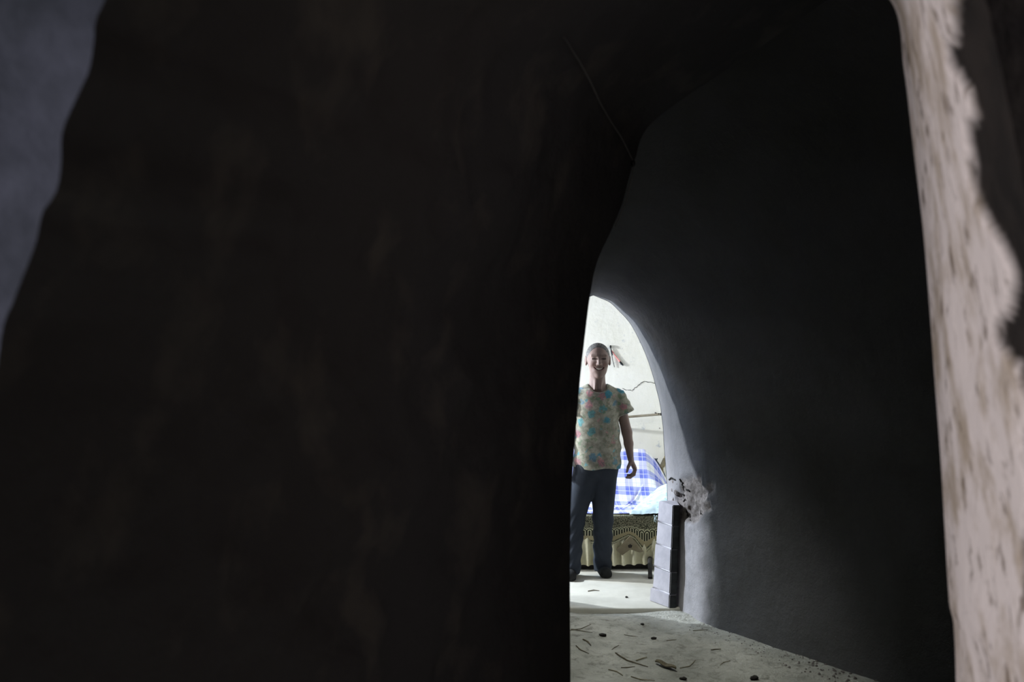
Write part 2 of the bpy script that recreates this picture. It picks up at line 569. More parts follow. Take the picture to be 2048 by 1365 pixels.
def by_height(pts):
    r = resample(pts, 600)
    z = np.maximum.accumulate(r[:, 2]) + np.arange(600) * 1e-7
    t = np.linspace(0, 1, NT)
    zz = z[0] + (z[-1] - z[0]) * t
    return np.stack([np.interp(zz, z, r[:, 0]), np.interp(zz, z, r[:, 1]), zz], 1)


def reveal(name, near, far, mat, amp, side, bow):
    n, f = by_height(near), by_height(far)
    # match the two rims by height so that both keep their own outline
    nu = 110
    u = np.linspace(0, 1, nu)
    P = n[None] * (1 - u)[:, None, None] + f[None] * u[:, None, None]
    env = np.sin(np.pi * u) ** 0.7
    d = fbm(P.reshape(-1, 3), 5.0, 4, 3).reshape(nu, NT) * amp * env[:, None]
    P[:, :, 0] += side * (d - bow * env[:, None])
    bare = np.zeros(P.shape[:2])
    if side < 0:
        bx = CX + FPX * P[..., 0] / P[..., 1]
        by = CY + FPX * (CAMZ - P[..., 2]) / P[..., 1]
        q = np.array(broken_px, float)
        bare = np.clip((bx - np.interp(by, q[:, 1], q[:, 0]) + 14 * fbm(P.reshape(-1, 3), 30, 3, 61).reshape(P.shape[:2])) / 9 + 0.5, 0, 1)
        P[..., 0] += 0.016 * bare
    me = grid_mesh(name, P, flip=(side > 0))
    me.attributes.new('bare', 'FLOAT', 'POINT').data.foreach_set('value', bare.astype(np.float32).ravel())
    o = structure(make_obj(name, me, mat))
    return o, n, f, P


def skirt(name, rim, mat, dirs, Y1, parent, amp, flip, jag=0.0):
    """wall face that spreads out from a rim of the passage"""
    ks = np.array([0, .03, .07, .12, .2, .32, .5, .8, 1.2, 1.8, 2.6, 3.4])
    P = np.zeros((len(ks), len(rim), 3))
    for i, k in enumerate(ks):
        P[i] = rim + dirs * k
        P[i, :, 1] = rim[:, 1] + (Y1 - rim[:, 1]) * min(1, k / 0.3) if k else rim[:, 1]
    nz = fbm(P.reshape(-1, 3), 7, 3, 9).reshape(P.shape[:2])
    P[1:, :, 1] += nz[1:] * amp
    return structure(make_obj(name, grid_mesh(name, P, flip=flip), mat, parent))


def outward(rim, sx):
    d = np.zeros_like(rim)
    z = np.clip((rim[:, 2] - 1.9) / 0.6, 0, 1)
    d[:, 0] = sx * (1 - z * 0.95)
    d[:, 2] = z
    return d


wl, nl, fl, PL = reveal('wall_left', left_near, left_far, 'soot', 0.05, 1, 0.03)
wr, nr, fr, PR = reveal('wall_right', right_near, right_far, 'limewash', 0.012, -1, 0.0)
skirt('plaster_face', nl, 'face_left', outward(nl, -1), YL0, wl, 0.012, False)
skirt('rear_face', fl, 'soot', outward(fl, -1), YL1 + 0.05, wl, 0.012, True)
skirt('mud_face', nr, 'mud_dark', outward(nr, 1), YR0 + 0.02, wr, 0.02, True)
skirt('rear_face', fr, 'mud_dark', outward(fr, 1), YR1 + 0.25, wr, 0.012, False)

# room the photographer stands in (all out of the frame)
for nm, lo, hi in (('wall_rear', (-2.8, -1.7, 0), (2.0, -1.6, 3.0)), ('wall_side', (1.9, -1.6, 0), (2.0, 1.3, 3.0)),
                   ('ceiling_front', (-2.8, -1.7, 2.9), (2.6, 3.2, 3.0))):
    structure(make_obj(nm, box_mesh(nm, lo, hi), 'mud_dark'))


def window_wall(name, x, y0, y1, z1, wy0, wy1, wz0, wz1, mat, wname):
    w = structure(make_obj(name, box_mesh(name, (x - 0.25, y0, 0), (x, wy0, z1)), mat))
    for lo, hi in (((x - 0.25, wy1, 0), (x, y1, z1)), ((x - 0.25, wy0, 0), (x, wy1, wz0)), ((x - 0.25, wy0, wz1), (x, wy1, z1))):
        make_obj('wall_panel', box_mesh('wall_panel', lo, hi), mat, w)
    f = structure(make_obj(wname, box_mesh(wname, (x - 0.15, wy0, wz0), (x - 0.11, wy0 + 0.04, wz1)), 'frame_wood'))
    for lo, hi in (((x - 0.15, wy1 - 0.04, wz0), (x - 0.11, wy1, wz1)), ((x - 0.15, wy0, wz0), (x - 0.11, wy1, wz0 + 0.04)),
                   ((x - 0.15, wy0, wz1 - 0.04), (x - 0.11, wy1, wz1)), ((x - 0.145, (wy0 + wy1) / 2 - 0.015, wz0), (x - 0.115, (wy0 + wy1) / 2 + 0.015, wz1))):
        make_obj('window_frame', box_mesh('window_frame', lo, hi), 'frame_wood', f)


window_wall('wall_front_left', -2.7, -1.6, 1.25, 2.95, -0.28, 0.32, 0.75, 1.65, 'mud_dark', 'window_1')

# ---------------------------------------------------------------- structure: funnel-shaped vault with the far arch
XC = 0.50
arch_px = [(1186, 592), (1200, 597), (1220, 606), (1241, 626), (1262, 650), (1280, 684), (1295, 721), (1309, 765), (1319, 810), (1326, 860), (1330, 910), (1333, 960), (1334, 1010), (1335, 1100)]
YB = 6.12
right_half = [P3(px, py, YB) for px, py in arch_px] + [(0.945, YB, -0.06)]
right_half[0] = (XC, YB, right_half[0][2] + 0.002)
rh = resample(right_half, 110)
lh = rh.copy(); lh[:, 0] = 2 * XC - lh[:, 0] + 0.0
lh[:, 0] += -0.03 * np.clip(np.linspace(0, 1, len(lh)) * 3, 0, 1) ** 0.7
zt_ = rh[:, 2].max()
q_ = np.clip((lh[:, 2] - 0.95) / (zt_ - 0.95), 0, 1)
lh[:, 0] += 0.16 * np.sin(np.pi * q_) ** 1.6                       # the hidden haunch leans in, shaped to keep direct light off the upper jamb
contour = np.vstack([rh[::-1], lh[1:]])
wob = fbm(contour, 6, 3, 21) * 0.008
contour[:, 0] += wob * np.sign(contour[:, 0] - XC) * 0.6
ZT = contour[:, 2].max()
wT = np.clip((contour[:, 2] - 1.15) / (ZT - 1.15), 0, 1) ** 1.5
wS = np.clip(np.abs(contour[:, 0] - XC) / 0.43, 0, 1)
sgn = np.sign(contour[:, 0] - XC)


def soft(x, w=0.12):
    return w * np.log1p(np.exp(np.clip(x / w, -40, 40)))


def vault_ring(s):
    """ring of the vault, s metres towards the viewer from the far rim"""
    dR = 0.64 * soft(s - 0.42); dL = 0.85 * soft(s - 0.30); dT = 0.62 * soft(s - 0.42)
    R = contour.copy()
    R[:, 0] += np.where(sgn > 0, dR, -dL) * wS
    R[:, 2] += dT * wT
    R[:, 1] -= s
    return R


S = np.concatenate([np.linspace(0, 1.1, 90), np.linspace(1.12, 3.6, 70)])
V = np.stack([vault_ring(s) for s in S])
nz = fbm(V.reshape(-1, 3), 4, 4, 5).reshape(V.shape[:2])
envS = np.clip(S / 0.25, 0, 1)[:, None]
V[:, :, 0] += np.where(sgn > 0, 1, -1)[None] * nz * 0.012 * envS
# broken plaster low on the right jamb
bc = np.array(P3(1370, 1002, 5.68))
dv = V - bc
rr = np.sqrt((dv[..., 2] / 0.155) ** 2 + ((dv[..., 1] + 0.75 * (dv[..., 2])) / 0.20) ** 2)
edge = 1 + 0.45 * fbm(V.reshape(-1, 3), 14, 3, 31).reshape(V.shape[:2])
bare = np.clip((edge - rr) * 5, 0, 1) * (V[..., 0] > XC)
crumble = fbm(V.reshape(-1, 3), 24, 3, 40).reshape(V.shape[:2])
V[..., 0] += bare * (0.016 + 0.034 * np.clip(crumble, -1, 1))
vm = grid_mesh('wall_far', V)
atr = vm.attributes.new('bare', 'FLOAT', 'POINT')
atr.data.foreach_set('value', bare.astype(np.float32).ravel())
# direct light on the reveal painted as a paler colour, strongest low down
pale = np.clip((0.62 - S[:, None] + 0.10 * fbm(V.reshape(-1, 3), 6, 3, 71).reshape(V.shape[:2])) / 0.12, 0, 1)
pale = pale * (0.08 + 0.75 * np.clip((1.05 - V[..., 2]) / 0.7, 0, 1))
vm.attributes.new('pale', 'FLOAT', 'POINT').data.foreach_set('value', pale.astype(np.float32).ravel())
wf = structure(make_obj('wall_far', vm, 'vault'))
# its rear side in the bedroom
R0 = contour.copy()
ks = np.array([0, 0.02, 0.05, 0.2, 0.6, 1.4, 2.6])
B = np.zeros((len(ks), len(R0), 3))
for i, k in enumerate(ks):
    B[i] = R0
    B[i, :, 0] += sgn * k * wS
    B[i, :, 2] += k * wT
    B[i, :, 1] = YB + min(k, 0.02)
make_obj('bedroom_face', grid_mesh('bedroom_face', B, flip=True), 'vault', wf)


def vault_point(i_frac, s):
    """surface point from height on the right side and distance from the rim"""
    R = vault_ring(s)[:110]
    k = np.argmin(np.abs(R[:, 2] - i_frac))
    return R[k]


# crumbled pieces and crevices in the broken patch
def on_jamb(px, py):
    """nearest point of the right jamb along the view of px, py"""
    Pr = V[:, :110]
    X = CX + FPX * Pr[..., 0] / Pr[..., 1]
    Yp = CY + FPX * (CAMZ - Pr[..., 2]) / Pr[..., 1]
    k = np.argmin((X - px) ** 2 + (Yp - py) ** 2)
    return Vector(Pr.reshape(-1, 3)[k])


for k, (px, py, r) in enumerate([(1345, 965, .017), (1352, 985, .022), (1363, 978, .015), (1360, 1003, .018), (1348, 1000, .02), (1376, 1012, .016), (1385, 1028, .014),
                                 (1392, 1040, .010), (1371, 995, .012), (1343, 982, .016), (1380, 1000, .010), (1396, 1022, .009), (1355, 966, .012), (1368, 1022, .013)]):
    me = lump_mesh('plaster_chunk', (r * 0.8, r * 1.3, r), 60 + k, 2, 0.5)
    make_obj('plaster_chunk', me, 'mud_chunk', wf, on_jamb(px, py) + Vector((0.009, 0.004, 0)))
for k, pts in enumerate([[(1338, 960), (1345, 957), (1353, 961)], [(1361, 958), (1365, 968), (1368, 979)], [(1366, 985), (1370, 994), (1367, 1005)],
                         [(1373, 1016), (1374, 1029), (1380, 1040)], [(1356, 985), (1358, 994)], [(1374, 978), (1378, 985)], [(1401, 1024), (1406, 1029)]]):
    q_ = []
    for (xa, ya), (xb, yb) in zip(pts[:-1], pts[1:]):
        for t_ in (0, 0.25, 0.5, 0.75):
            q_.append((xa + (xb - xa) * t_ + random.uniform(-1.6, 1.6), ya + (yb - ya) * t_ + random.uniform(-1, 1)))
    w = [on_jamb(*p) + Vector((-0.001, -0.001, 0)) for p in q_ + [pts[-1]]]
    make_obj('crevice', tube_mesh('crevice', w, [0.002] + [random.uniform(0.003, 0.007) for _ in range(len(w) - 2)] + [0.002], 6), 'hole', wf)

# ---------------------------------------------------------------- structure: floors
gx, gy = np.meshgrid(np.linspace(-2.7, 3.0, 190), np.concatenate([np.linspace(-1.65, 4.2, 60), np.linspace(4.22, 5.86, 130)]), indexing='ij')


def floor_z(x, y):
    p = np.stack([np.asarray(x, float).ravel(), np.asarray(y, float).ravel(), np.zeros(np.size(x))], 1)
    z = 0.024 * fbm(p, 2.0, 3, 11) + 0.014 * fbm(p, 7.0, 4, 12) - 0.014
    lip = np.clip((p[:, 1] - 5.62) / 0.13, 0, 1)
    gap = 0.016 * np.clip((0.66 - np.abs(p[:, 0] - 0.28)) / 0.25, 0, 1)
    z = z * (1 - lip) - (0.010 + gap * (0.75 + 0.6 * vnoise(p, 9, 8))) * lip
    return z.reshape(np.shape(x))


G = np.stack([gx, gy, floor_z(gx, gy)], -1)
structure(make_obj('floor', grid_mesh('floor', G), 'earth'))

sx_, sy_ = np.meshgrid(np.linspace(-1.75, 1.5, 120), np.concatenate([[0, 0.0, 0.004, 0.012], np.linspace(0.03, 2.1, 50)]), indexing='ij')
edge_y = 5.765 + 0.014 * fbm(np.stack([sx_[:, 0], 0 * sx_[:, 0], 0 * sx_[:, 0]], 1), 5, 3, 2) + 0.012 * np.clip(sx_[:, 0] - 0.3, 0, 1)
SZ = 0.004 * fbm(np.stack([sx_.ravel(), sy_.ravel(), 0 * sx_.ravel()], 1), 3, 3, 14).reshape(sx_.shape)
SZ[:, 0] = -0.07; SZ[:, 1] = -0.008; SZ[:, 2] -= 0.002
structure(make_obj('floor_bedroom', grid_mesh('floor_bedroom', np.stack([sx_, edge_y[:, None] + sy_, SZ], -1)), 'screed'))


def z_slab(x, y):
    return 0.004 * float(fbm(np.array([[x, 0, 0]]) * 0 + np.array([[x, y - 5.77, 0.0]]), 3, 3, 14)[0])


# ---------------------------------------------------------------- structure: bedroom shell
YW = 7.72
wx, wz = np.meshgrid(np.linspace(-1.75, 1.5, 130), np.linspace(-0.02, 2.7, 110), indexing='ij')
wp = np.stack([wx, np.full_like(wx, YW), wz], -1)
wp[..., 1] += 0.005 * fbm(wp.reshape(-1, 3), 3, 4, 17).reshape(wx.shape)
wb = structure(make_obj('wall_back', grid_mesh('wall_back', wp), 'bedroom'))
structure(make_obj('wall_bedroom_side', box_mesh('wall_bedroom_side', (1.42, 6.13, 0), (1.52, 7.8, 2.7)), 'screed'))
# vaulted bedroom ceiling
th = np.linspace(0, math.pi, 40)
cg = np.zeros((40, 12, 3))
for j, y in enumerate(np.linspace(6.13, 7.78, 12)):
    cg[:, j, 0] = -0.08 + 1.58 * np.cos(th); cg[:, j, 1] = y; cg[:, j, 2] = 2.05 + 0.75 * np.sin(th)
structure(make_obj('ceiling', grid_mesh('ceiling', cg), 'vault'))
window_wall('wall_bedroom_left', -1.6, 6.13, 7.8, 2.7, 6.34, 7.66, 1.1, 2.15, 'vault', 'window_2')

# crack across the back wall
crack_px = [(1244, 777), (1252, 781), (1258, 781), (1265, 783), (1268, 779), (1270, 776), (1275, 773), (1279, 770), (1283, 766), (1288, 763), (1296, 765), (1308, 767), (1325, 769), (1345, 766)]
fine_px = []
for (xa, ya), (xb, yb) in zip(crack_px[:-1], crack_px[1:]):
    fine_px += [(xa, ya), ((xa + xb) / 2 + random.uniform(-1, 1), (ya + yb) / 2 + random.uniform(-1.4, 1.4))]
cp = [Vector(P3(px, py, YW - 0.001)) for px, py in fine_px + crack_px[-1:]]
make_obj('wall_crack', tube_mesh('wall_crack', cp, [0.0012 + 0.0014 * abs(math.sin(2.1 * k)) for k in range(len(cp))], 6), 'hole', wb)
for px, py in ((1319, 857),):
    make_obj('wall_chip', lump_mesh('wall_chip', (0.005, 0.003, 0.006), px, 1), 'mud_chunk', wb, Vector(P3(px, py, YW)))

# ---------------------------------------------------------------- brick pier at the jamb
pier = empty('brick_pier', (0.9, 5.85, 0))
tag(pier, 'narrow pier of pale bricks stacked against the right jamb of the arch', 'brick pier')
levels = [0.0, 0.082, 0.212, 0.345, 0.479, 0.60]
for k in range(5):
    z0, z1 = levels[k], levels[k + 1] - 0.003
    j = [0, 0.001, -0.0015, 0.001, 0.0005][k]
    t0, t1 = z0 / 0.6, z1 / 0.6

    def ring(t, z):
        nx_, fx_ = 0.910 + 0.022 * t + j, 0.831 + 0.044 * t + j * 1.5
        if k == 0:
            fx_ -= 0.012
        return [(nx_, 5.772, z), (fx_, 5.935, z), (fx_ + 0.11, 5.95, z), (nx_ + 0.042, 5.775, z)]
    vs = ring(t0, z0) + ring(t1, z1)
    vs = [(a - 0.9, b - 5.85, c) for a, b, c in vs]
    bm = bmesh.new()
    bv = [bm.verts.new(v) for v in vs]
    fs = []
    for a in range(4):
        b = (a + 1) % 4
        fs.append(bm.faces.new((bv[a], bv[a + 4], bv[b + 4], bv[b])))
    ft = bm.faces.new((bv[4], bv[7], bv[6], bv[5])); bm.faces.new((bv[0], bv[1], bv[2], bv[3]))
    fs[3].material_index = 1
    bmesh.ops.bevel(bm, geom=bm.edges[:], offset=0.004, segments=2, affect='EDGES')
    bmesh.ops.recalc_face_normals(bm, faces=bm.faces[:])
    for f in bm.faces:
        n = f.normal
        f.material_index = 1 if (n.y < -0.75) else 0
    me = bpy.data.meshes.new('brick'); bm.to_mesh(me); bm.free()
    make_obj('brick', me, ['brick_lit', 'brick_shaded'], pier)
    if k:
        a, b = ring(t0, z0)[0], ring(t0, z0)[1]
        make_obj('mortar_joint', tube_mesh('mortar_joint', [(a[0] - 0.9 + 0.001, a[1] - 5.85 + 0.006, z0 - 0.0015), (b[0] - 0.9 + 0.001, b[1] - 5.85, z0 - 0.0015)], 0.0034, 6), 'mortar', pier)

# ---------------------------------------------------------------- sofa
SX0, SX1 = -0.75, 1.13
SY = 6.79
sofa = empty('sofa', ((SX0 + SX1) / 2, 7.1, 0))
so = Vector(sofa.location)


def part(name, lo, hi, mat, parent, bevel=0.006):
    lo = Vector(lo) - so; hi = Vector(hi) - so
    return make_obj(name, box_mesh(name, lo, hi, bevel), mat, parent)


tag(sofa, 'low dark wooden sofa with a sloping back under the plaid sheet', 'sofa')
part('base_rail', (SX0, SY - 0.030, 0.004), (0.93, SY - 0.002, 0.060), 'wood_dark', sofa)
part('seat', (SX0, SY, 0.10), (SX1 - 0.03, 7.22, 0.335), 'tan_cloth', sofa, 0.02)
bk = make_obj('backrest', box_mesh('backrest', (SX0 - so.x, -0.05, 0.0), (0.95 - so.x, 0.05, 0.40), 0.02), 'wood_dark', sofa)
bk.location = (0, 7.31 - so.y, 0.28); bk.rotation_euler = (-0.42, 0, 0)
for x in (SX0 + 0.03, SX1 - 0.06):
    part('leg', (x, 7.25, 0.004), (x + 0.05, 7.30, 0.12), 'wood_dark', sofa)
for x in (0.0, -1.62):
    make_obj('leg', tube_mesh('leg', [Vector((0.936 + x, 6.75, 0.072)) - so, Vector((0.926 + x, 6.68, 0.075)) - so, Vector((0.912 + x, 6.58, 0.065)) - so,
                                      Vector((0.903 + x, 6.51, 0.035)) - so, Vector((0.900 + x, 6.48, 0.006)) - so], [0.016, 0.016, 0.015, 0.014, 0.015], 10), 'wood_dark', sofa)

# printed cover over the seat front, with its pleated frill
cover = empty('seat_cover', (0.2, SY - 0.02, 0))
co = Vector(cover.location)
tag(cover, 'dark olive sofa cover with cream scallop print and pleated cream frill', 'sofa cover')
nu, nv = 260, 44
U = np.linspace(SX0 - 0.005, SX1 - 0.02, nu)


def border(x):
    z = np.full_like(x, 0.172)
    pk = 0.794                                     # where the hem is hitched up
    z += np.clip(1 - np.abs(x - pk) / 0.10, 0, 1) * 0.052
    z -= np.clip(1 - np.abs(x - 0.905) / 0.07, 0, 1) * 0.065
    return z


zb = border(U)
CP = np.zeros((nu, nv, 3)); CUV = np.zeros((nu, nv, 2))
for j in range(nv):
    t = j / (nv - 1)
    if t < 0.6:
        a = t / 0.6
        z = zb + (0.352 - zb) * a
        y = SY - 0.022 - 0.008 * np.sin(U * 23) * (1 - a) - 0.01 * np.sin(U * 9 + 1) * (1 - a)
        y = y - 0.006 * fbm(np.stack([U, 0 * U + a, 0 * U], 1), 12, 3, 4)
        v = z - 0.172
    else:
        a = (t - 0.6) / 0.4
        ang = min(1, a / 0.12) * math.pi / 2
        z = np.full(nu, 0.352 + 0.012 * math.sin(ang))
        y = np.full(nu, SY - 0.022 + 0.012 * (1 - math.cos(ang)) + max(0, a - 0.12) * 0.5)
        v = 0.18 + np.full(nu, a * 0.4)
    CP[:, j] = np.stack([U, y, z], 1) - np.array(co)
    CUV[:, j, 0] = U + 0.01 * np.sin(U * 7); CUV[:, j, 1] = v + (z - 0.172) * 0
# the border print follows the hem of the cover
hem = (zb - 0.172)
CUV[:, :, 1] -= hem[:, None] * np.clip(1 - np.arange(nv) / (nv * 0.45), 0, 1)[None]
make_obj('printed_panel', grid_mesh('printed_panel', CP, CUV, flip=False), 'scallop', cover)

nf = 700
UF = np.linspace(SX0, SX1 - 0.05, nf)
FV = 26
FP = np.zeros((nf, FV, 3))
ph = UF * 2 * math.pi / 0.062 + 1.2 * np.sin(UF * 11) + 0.8 * np.sin(UF * 5.3)
pleat = (0.5 + 0.5 * np.sin(ph)) ** 2
for j in range(FV):
    a = j / (FV - 1)
    z = 0.225 - a * (0.19 - 0.006 * np.sin(UF * 8))
    y = SY - 0.004 - (0.006 + 0.034 * a) * pleat - 0.036 * a + 0.004 * fbm(np.stack([UF, 0 * UF + a, 0 * UF], 1), 30, 2, 6)
    FP[:, j] = np.stack([UF, y, z], 1) - np.array(co)
make_obj('pleated_frill', grid_mesh('pleated_frill', FP), 'cream', cover)
# tan lining triangle that shows under the hitched hem, with a small dark embroidered flower
tri = [(0.705, 0.135), (0.800, 0.232), (0.890, 0.125), (0.86, 0.12), (0.80, 0.14), (0.745, 0.10)]
k_ = len(tri)
lv = [(x - co.x, SY - 0.060 - co.y, z) for x, z in tri] + [(x - co.x, SY - 0.052 - co.y, z) for x, z in tri]
me = bpy.data.meshes.new('lining')
me.from_pydata(lv, [], [(0, 5, 1), (5, 4, 1), (4, 2, 1), (4, 3, 2)] + [(a_, (a_ + 1) % k_, (a_ + 1) % k_ + k_, a_ + k_) for a_ in range(k_)])
lining = make_obj('lining', me, 'tan_cloth', cover)
for k in range(5):
    an = k * 2 * math.pi / 5 + 0.3
    make_obj('embroidered_petal', lump_mesh('embroidered_petal', (0.0075, 0.003, 0.0055), k, 1, 0.2), 'pebble', lining,
             (0.798 - co.x + 0.009 * math.cos(an), SY - 0.063 - co.y, 0.163 + 0.008 * math.sin(an)))

# plaid sheet over back and seat
pu, pv = 280, 220
prof = resample([(6.80, 0.372), (6.95, 0.375), (7.12, 0.395), (7.20, 0.43), (7.28, 0.51), (7.37, 0.62), (7.43, 0.695), (7.47, 0.728), (7.53, 0.732), (7.57, 0.70), (7.58, 0.60), (7.585, 0.40)], pv)
PX = np.linspace(SX0 - 0.02, 1.17, pu)
PP = np.zeros((pu, pv, 3)); PUV = np.zeros((pu, pv, 2))
arc = np.concatenate([[0], np.cumsum(np.linalg.norm(np.diff(prof, axis=0), axis=1))])
back_w = np.clip((prof[:, 0] - 7.15) / 0.2, 0, 1)
for i, x in enumerate(PX):
    e = np.clip((x - 0.99) / 0.18, 0, 1)
    z = prof[:, 1] - back_w * 0.20 * e ** 1.6 * np.clip((prof[:, 1] - 0.38) / 0.3, 0, 1) * 1.2
    y = prof[:, 0] + 0.0 * e
    PP[i] = np.stack([np.full(pv, x), y, z], 1)
    PUV[i, :, 0] = x + 0.02 * np.sin(arc * 3) + 0.049
    PUV[i, :, 1] = arc + 0.05 * (x - 0.8) + 0.028


def crease(a, b, w, h):
    """ridge and groove along a line between two points given as (x, arc)"""
    A, Bv = np.array(a), np.array(b)
    Q = np.stack([PP[..., 0], np.broadcast_to(arc, PP.shape[:2])], -1)
    ab = Bv - A
    t = np.clip(((Q - A) @ ab) / (ab @ ab), 0, 1)
    d = np.linalg.norm(Q - (A + t[..., None] * ab), axis=-1)
    side = (Q[..., 0] - A[0]) * ab[1] - (Q[..., 1] - A[1]) * ab[0]
    bumpv = h * np.exp(-(d / w) ** 2) * np.sign(side) * np.sin(np.pi * np.clip(t, 0.08, 0.92))
    PP[..., 1] -= bumpv * 0.8
    PP[..., 2] += bumpv * 0.6


crease((0.74, 0.10), (0.95, 0.50), 0.014, 0.016)
crease((1.01, 0.28), (1.06, 0.46), 0.012, 0.016)
crease((0.66, 0.02), (0.74, 0.24), 0.014, 0.014)
crease((0.82, 0.06), (1.02, 0.28), 0.014, 0.014)
crease((0.2, 0.1), (0.5, 0.6), 0.04, 0.012)
wr_ = fbm(np.stack([PP[..., 0].ravel(), np.broadcast_to(arc, PP.shape[:2]).ravel() * 0.6, np.zeros(pu * pv)], 1), 7, 3, 77).reshape(pu, pv)
PP[..., 2] += 0.008 * wr_; PP[..., 1] -= 0.008 * wr_
sheet_o = Vector((0.2, 7.1, 0.36))
sheet = make_obj('plaid_sheet', grid_mesh('plaid_sheet', PP - np.array(sheet_o), PUV), 'plaid', None, sheet_o)
tag(sheet, 'blue and white plaid sheet draped over the sofa back and seat', 'sheet')

# pale blue cloth heaped on the end of the seat
n1 = 60
hx, hy = np.meshgrid(np.linspace(0.80, 1.24, n1), np.linspace(6.765, 7.25, n1), indexing='ij')
a = (hx - 0.80) / 0.44
base_z = 0.385 + (0.02 + 0.085 * np.clip((hy - 6.77) / 0.22, 0, 1)) * np.clip(a * 1.3, 0, 1) ** 0.9 + 0.02 * np.clip((hy - 6.9) / 0.3, 0, 1) * a
cut = np.clip((hx - 0.80) - 0.55 * (hy - 6.765), -0.3, 0) * 0.6
crk = fbm(np.stack([hx.ravel(), hy.ravel(), 0 * hx.ravel()], 1), 11, 4, 91).reshape(hx.shape)
hz = base_z + 0.020 * np.abs(crk) + cut
hz -= 0.02 * np.clip((6.80 - hy) / 0.035, 0, 1)
hz = np.maximum(hz, 0.372 - 0.02 * (hy < 6.775))
cl_o = Vector((1.0, 6.95, 0.38))
cloth = make_obj('folded_cloth', grid_mesh('folded_cloth', np.stack([hx, hy, hz], -1) - np.array(cl_o)), 'pale_blue', None, cl_o)
tag(cloth, 'pale blue cloth heaped on the sofa seat beside the bricks', 'cloth')
kn = make_obj('knotted_corner', tube_mesh('knotted_corner', [Vector(P3(px, py, 6.752)) - cl_o for px, py in
              [(1308, 1031), (1310, 1036), (1313, 1041), (1312, 1045), (1309, 1043), (1310, 1037), (1314, 1032)]], 0.0045, 8), 'pale_blue', cloth)

# ---------------------------------------------------------------- things on and by the back wall
ry = YW - 0.10
a, b = Vector(P3(1150, 842, YW - 0.03)), Vector(P3(1322, 829, YW - 0.17))
rod = empty('bamboo_rod', (a + b) / 2)
tag(rod, 'thin bamboo rod fixed across the back wall below the crack', 'rod')
ro = Vector(rod.location)
make_obj('rod', tube_mesh('rod', [a - ro, (a + b) / 2 - ro + Vector((0, 0, -0.002)), b - ro], [0.009, 0.009, 0.009], 10), 'cane', rod)
for t, nm in ((0.15, 'bracket'), (0.97, 'bracket')):
    p = a.lerp(b, t) - ro
    make_obj(nm, tube_mesh(nm, [p + Vector((0, (YW - p.y - ro.y), 0.0)), p + Vector((0, 0.01, 0.0)), p + Vector((0, -0.010, 0.006))], 0.005, 6), 'wood_dark', rod)
make_obj('end_knot', lump_mesh('end_knot', (0.010, 0.010, 0.010), 5, 2, 0.25), 'wood_dark', rod, b - ro)

nail = Vector(P3(1221, 694, YW - 0.007))
br = empty('wall_brush', nail)
tag(br, 'red handled brush hanging from a nail on the back wall', 'brush')
make_obj('nail', lump_mesh('nail', (0.007, 0.012, 0.014), 3, 2, 0.3), 'black', br)
q = [Vector(P3(px, py, YW - 0.007)) - nail for px, py in [(1222, 700), (1229, 710), (1240, 724)]]
make_obj('handle', tube_mesh('handle', q, [0.004, 0.0045, 0.006], 8), 'red', br)
q = [Vector(P3(px, py, YW - 0.007)) - nail for px, py in [(1239.5, 723.5), (1243, 728), (1246.5, 731.5)]]
make_obj('bristles', tube_mesh('bristles', q, [0.006, 0.009, 0.005], 8), 'black', br)
q = [Vector(P3(px, py, YW - 0.007)) - nail for px, py in [(1221, 695), (1223, 704), (1224.5, 711)]]
make_obj('clasp', tube_mesh('clasp', q, [0.003, 0.006, 0.005], 8), 'black', br)
q = [Vector(P3(px, py, YW - 0.007)) - nail for px, py in [(1223, 706), (1225, 719), (1229, 735)]]
make_obj('cord', tube_mesh('cord', q, [0.003, 0.0025, 0.0025], 6), 'black', br)

# sticks leaning between the sofa and the jamb
def stick(name, label, cat, pts, radii, mat):
    w = [Vector(p) for p in pts]
    o = w[0].copy()
    s = make_obj(name, tube_mesh(name, [p - o for p in w], radii, 8), mat, None, o)
    return tag(s, label, cat)


p1 = Vector(P3(1331, 914, 7.50))
stick('wooden_stake', 'pale split wooden stake leaning behind the right end of the sofa', 'stick',
      [(p1.x + 0.03, 7.66, 0.0), (p1.x - 0.03, 7.56, 0.60), Vector(P3(1325, 932, 7.52)), p1], [0.022, 0.022, 0.020, 0.011], 'stick')
p2 = Vector(P3(1309, 918, 7.62))
s2 = stick('blue_stick', 'short dark blue stick crossing the wooden stake above the sofa', 'stick',
           [(1.17, 7.64, 0.0), (1.16, 7.60, 0.52), Vector(P3(1322, 938, 7.60)), p2], [0.012, 0.012, 0.013, 0.008], 'blue_plastic')
make_obj('fork', tube_mesh('fork', [Vector(P3(1312, 923, 7.62)) - Vector(s2.location), Vector(P3(1314.5, 917, 7.62)) - Vector(s2.location)], [0.008, 0.004], 6), 'blue_plastic', s2)

# cable hanging under the passage vault
def on_left_wall(px, py):
    X = CX + FPX * PL[..., 0] / PL[..., 1]
    Yp = CY + FPX * (CAMZ - PL[..., 2]) / PL[..., 1]
    return float(PL[..., 1].ravel()[np.argmin((X - px) ** 2 + (Yp - py) ** 2)])


